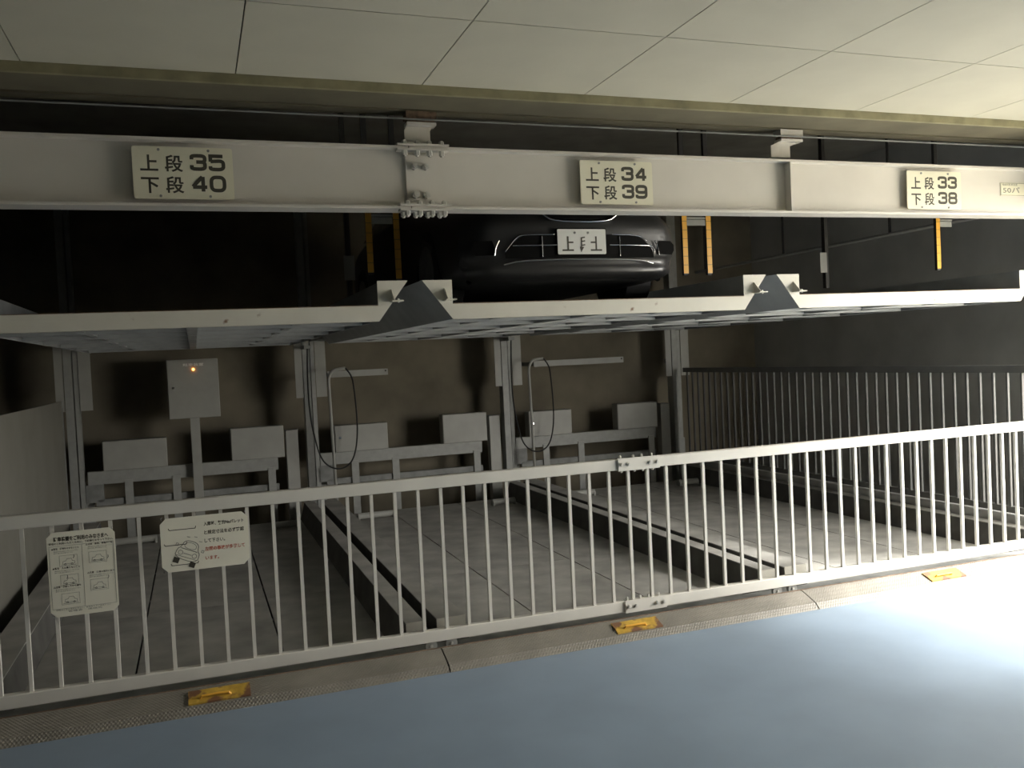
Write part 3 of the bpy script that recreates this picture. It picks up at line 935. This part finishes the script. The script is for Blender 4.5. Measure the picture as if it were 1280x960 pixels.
# ------------------------------------------------------------------ taped guide posts hanging behind the girder
def guide_post(x, label, w=0.042, lo=2.285):
    yy = 1.15
    t = thing('guide_post', label, 'post', (x, yy, lo), 'yellow taped guide posts')
    bx('shaft', M_DSTEEL, t, x-w/2+0.003, x+w/2-0.003, yy+0.001, yy+0.03, lo-0.012, 4.0)
    n = 12
    seg = 0.068
    first = None
    for i in range(n):
        z = lo+i*seg
        if first is None:
            first = bx('tape_piece', M_TAPE, t, x-w/2, x+w/2, yy-0.003, yy, z+0.0015, z+seg-0.0015, origin=(x, yy, z)); fz = z
        else:
            copy_part(first, t, (0, 0, z-fz))
    return t
posts = [(1.175, 'yellow taped post behind the girder, left one below the bolted splice', 2.32), (1.368, 'yellow taped post behind the girder, directly below the bolted splice', 2.275), (3.645, 'yellow taped post just right of the parked car', 2.28), (3.860, 'yellow taped post second to the right of the parked car', 2.28), (6.177, 'lone yellow taped post below the 33 sign', 2.29)]
for x, l, lo in posts:
    guide_post(x, l, lo=lo)
for xa, xb, l in ((1.175, 1.368, 'small steel link plate between the taped posts below the splice'), (3.645, 3.86, 'small steel link plate between the taped posts right of the car'), (6.177, 6.36, 'small steel link plate on the lone taped post')):
    t = thing('link_plate', l, 'bracket', ((xa+xb)/2, 1.16, 2.68))
    bx('plate', M_GALV, t, xa+0.024, xb-0.024, 1.153, 1.165, 2.655, 2.70)
    bx('rung', M_GALV, t, xa+0.018, xb-0.018, 1.152, 1.175, 2.705, 2.72)
# dim rear guides with pale sensor plates
for x, l in ((-1.50, 'dim hanging guide with a small pale plate, above the grey side panel'), (1.30, 'dim hanging guide with a small pale plate, left of the taped posts below the splice'), (6.30, 'dim hanging guide with a small pale plate, between the car and the lone taped post')):
    yy = 2.75
    t = thing('rear_guide', l, 'guide', (x, yy, 2.2), 'dim rear guides on the upper level')
    bx('shaft', M_DSTEEL, t, x-0.02, x+0.02, yy, yy+0.05, 2.26, 4.0)
    bx('sensor_plate', M_BOX, t, x-0.095 if x > 6 else x-0.045, x-0.01 if x > 6 else x+0.045, yy-0.012, yy-0.002, 2.42, 2.63)

# ------------------------------------------------------------------ car on the middle upper pallet
CX, CZ, CY = 2.50, 2.019, 0.62
car = thing('car', 'dark grey car parked nose out on the upper pallet below the 34 sign', 'car', (CX, CY+2.2, CZ))
L = 4.35
HW = 0.86
# stations: distance from nose, half width, sill z, top z (roof or bonnet), shoulder z, top half width
ST = [(0.00, .74, .21, .62, .46, .60), (0.06, .81, .17, .70, .50, .66), (0.20, .85, .155, .755, .58, .68), (0.55, .855, .15, .80, .66, .70), (1.00, .86, .15, .86, .72, .69),
      (1.22, .86, .15, .91, .76, .66), (1.75, .86, .15, 1.26, .80, .56), (2.10, .86, .15, 1.36, .81, .55), (2.8, .86, .15, 1.38, .82, .55), (3.4, .855, .15, 1.30, .83, .54),
      (3.85, .85, .16, 1.05, .84, .58), (4.10, .83, .18, .96, .80, .62), (4.28, .78, .22, .88, .68, .62), (4.35, .66, .28, .80, .60, .55)]
bm = NB()
rings = []
for (d, hw, zs, zt, zh, tw) in ST:
    half = [(0.0, zs), (hw*.75, zs), (hw*.97, zs+.06), (hw, zs+(zh-zs)*.55), (hw*.985, zh), (tw+(hw-tw)*.45, zh+(zt-zh)*.42), (tw, zt-.035 if zt-zh > .2 else zt-.02), (tw*.6, zt), (0.0, zt+.012)]
    pts = half + [(-a, b_) for a, b_ in half[-2:0:-1]]
    ring = []
    for (a, b_) in pts:
        bow = 0.10*(a/HW)**2 + (0.05*max(0, (b_-.45)/.3)**2 if d < .1 else 0)
        yy = CY+d+(bow if d < 0.3 else 0)
        ring.append(bm.verts.new((CX+a, yy, CZ+b_)))
    rings.append(ring)
n = len(rings[0])
for a, b_ in zip(rings, rings[1:]):
    for k_ in range(n):
        bm.faces.new((a[k_], a[(k_+1) % n], b_[(k_+1) % n], b_[k_]))
bm.faces.new(rings[0]); bm.faces.new(rings[-1][::-1])
bmesh.ops.recalc_face_normals(bm, faces=bm.faces[:])
bo = obj('body', bm, M_CAR, car, smooth=True)
sd = bo.modifiers.new('sub', 'SUBSURF'); sd.levels = 1; sd.render_levels = 2

def fy(a, b_):
    """front surface of the bumper at lateral a and height b_ (relative)"""
    return CY-0.006+0.115*(a/HW)**2 + 0.06*max(0, (b_-.50)/.25)**2
def skin(name, outline, m, off=0.0, thick=0.012, par=None):
    """patch following the bumper; outline in (a, b)"""
    b = NB()
    F = [b.verts.new((CX+a, fy(a, z)+off, CZ+z)) for a, z in outline]
    K = [b.verts.new((CX+a, fy(a, z)+off+thick, CZ+z)) for a, z in outline]
    n_ = len(F)
    b.faces.new(F); b.faces.new(K[::-1])
    for i in range(n_):
        b.faces.new((F[(i+1) % n_], F[i], K[i], K[(i+1) % n_]))
    bmesh.ops.triangulate(b, faces=b.faces[:])
    return obj(name, b, m, par or car)
def strip(name, pts, r, m, off=-0.01, par=None):
    b = NB()
    q = chaikin(pts, 2)
    tube(b, [(CX+a, fy(a, z)+off, CZ+z) for a, z in q], r, 6)
    return obj(name, b, m, par or car, smooth=True)
def sweep(name, rowpts, m, par=None):
    """bands across the car: rowpts = list of (list of (a,z,off)) rows"""
    b = NB()
    g = [[b.verts.new((CX+a, fy(a, z)+o_, CZ+z)) for a, z, o_ in row] for row in rowpts]
    for r1, r2 in zip(g, g[1:]):
        for i in range(len(r1)-1):
            b.faces.new((r1[i], r1[i+1], r2[i+1], r2[i]))
    return obj(name, b, m, par or car, smooth=True)
def patch(name, prof_, m, off, par=None, n_=21):
    rows = [[(a, z, off) for a in lin(a0, a1, n_)] for z, a0, a1 in prof_]
    return sweep(name, rows, m, par)
def lin(a, b_, n_): return [a+(b_-a)*i/(n_-1) for i in range(n_)]
# bumper shell: full-width skin with relief
rows_ = []
for z, o_, hw in ((.19, .05, .70), (.21, -.02, .74), (.235, -.045, .77), (.27, -.03, .79), (.30, -.02, .80), (.33, -.035, .80), (.345, -.05, .80), (.40, -.045, .81), (.48, -.045, .81), (.52, -.05, .80), (.56, -.045, .79), (.60, -.03, .77), (.64, -.005, .74), (.68, .03, .70)):
    rows_.append([(a, z, o_+(.10*max(0, abs(a)/hw-.85)/.15)) for a in lin(-hw, hw, 25)])
bs = sweep('bumper', rows_, M_CAR)
grille = patch('lower_grille', [(.325, -.54, .56), (.36, -.54, .56), (.39, -.52, .54), (.43, -.48, .50), (.455, -.45, .47), (.475, -.41, .43)], M_CARB, -.062)
strip('chrome_line', [(-.49, .408), (-.17, .408)], .0045, M_CHROME, -0.067, grille)
strip('chrome_line', [(.20, .408), (.50, .408), (.545, .405), (.565, .36)], .0045, M_CHROME, -0.067, grille)
strip('divider', [(-.29, .33), (-.29, .47)], .0035, M_CHROME, -0.067, grille)
strip('divider', [(.28, .33), (.28, .47)], .0035, M_CHROME, -0.067, grille)
strip('grille_rim', [(-.54, .37), (-.47, .455), (-.43, .478), (-.20, .478)], .003, M_CHROME, -0.067, grille)
strip('grille_rim', [(.22, .478), (.44, .478), (.50, .44)], .003, M_CHROME, -0.067, grille)
strip('lip_trim', [(-.55, .285), (-.42, .315), (.43, .315), (.56, .285)], .008, M_CHROME, -0.052)
for s in (-1, 1):
    fg = patch('fog_recess', [(.35, s*.60, s*.73), (.38, s*.60, s*.75), (.42, s*.61, s*.75), (.445, s*.62, s*.72)], M_CARB, -.052, n_=8)
    strip('slash_trim', [(s*.575, .445), (s*.60, .40), (s*.61, .345)], .005, M_CHROME, -0.06, fg)
    skin('headlamp', [(s*.38, .62), (s*.70, .66), (s*.72, .72), (s*.50, .72), (s*.36, .665)], M_LAMP, -0.03, 0.05)
ug = patch('upper_grille', [(.585, -.20, .20), (.62, -.26, .26), (.66, -.33, .33), (.70, -.36, .36)], M_CARB, -.052)
strip('chrome_line', [(-.34, .665), (-.27, .615), (-.20, .566), (.20, .566), (.27, .615), (.34, .665)], .007, M_CHROME, -0.058, ug)
strip('chrome_line', [(-.30, .655), (.30, .655)], .005, M_CHROME, -0.052, ug)
for s in (-1, 1):
    b = NB(); cyl(b, (CX+s*.72, CY+.22, CZ+.20), 'y', .02, .01, 8)
    obj('tow_cover', b, M_CARB, car)
# number plate, letters altered in the photograph itself
np_ = NB(); prism(np_, rrect(CX-.185, CX+.168, CZ+.345, CZ+.512, .008), 'y', CY-.075, CY-.071)
npo = obj('number_plate', np_, M_PLATE, car)
b = NB(); prism(b, rrect(CX-.190, CX+.173, CZ+.340, CZ+.520, .008), 'y', CY-.0708, CY-.045)
obj('plate_holder', b, M_CARB, car)
pz = CZ+.372
pm = CX-.0085
y1_, y2_ = CY-.0765, CY-.075
for q in (-1, 1):
    b = NB()
    ribbon(b, [(pm+q*.145, pz), (pm+q*.062, pz)], .011, y1_, y2_)
    ribbon(b, [(pm+q*.103, pz), (pm+q*.103, pz+.092)], .011, y1_-.0002, y2_)
    x1q = -.064 if q < 0 else .064
    ribbon(b, [(pm+q*.103, pz+.052), (pm+x1q, pz+.052)], .010, y1_-.0004, y2_)
    obj('lettering', b, M_INK, npo)
b = NB()
ribbon(b, [(pm-.004, pz+.02), (pm-.004, pz+.085)], .009, y1_, y2_)
for q in (.032, .058, .082):
    ribbon(b, [(pm-.004, pz+q), (pm+.022, pz+q+.004)], .008, y1_-.0002, y2_)
prism(b, [(pm-.008, pz-.012), (pm+.014, pz+.022), (pm-.016, pz+.022)], 'y', y1_-.0004, y2_)
obj('lettering', b, M_INK, npo)
for q in (-.052, .045):
    b = NB(); cyl(b, (pm+q, CY-.079, CZ+.488), 'y', .008, .004, 10)
    obj('screw', b, M_GALVD, npo)
# glasshouse
def quad(name, pts, m, par):
    b = NB(); b.faces.new([b.verts.new((CX+p[0], CY+p[1], CZ+p[2])) for p in pts])
    bmesh.ops.solidify(b, geom=b.faces[:], thickness=0.012)
    return obj(name, b, m, par)
quad('windscreen', [(-.64, 1.20, .925), (.64, 1.20, .925), (.52, 1.74, 1.275), (-.52, 1.74, 1.275)], M_GLASS, car)
for s in (-1, 1):
    quad('side_window', [(s*.83, 1.75, .86), (s*.83, 3.4, .88), (s*.62, 3.25, 1.25), (s*.64, 2.0, 1.27)], M_GLASS, car)
    b = NB(); prism(b, rrect(CX+s*.93-.08, CX+s*.93+.08, CZ+.86, CZ+.98, .03), 'y', CY+1.62, CY+1.72)
    obj('wing_mirror', b, M_CAR, car)
for s in (-1, 1):
    for d in (0.85, 3.45):
        b = NB(); x0_ = CX+s*.75-0.10
        cyl(b, (x0_, CY+d, CZ+.315), 'x', .312, .20, 28)
        w = obj('wheel', b, M_BLACK, car, origin=(x0_, CY+d, CZ+.315))
        b = NB(); cyl(b, (x0_+(.19 if s > 0 else -.01), CY+d, CZ+.315), 'x', .20, .02, 20)
        obj('rim', b, M_GALVD, w, origin=(x0_, CY+d, CZ+.315))
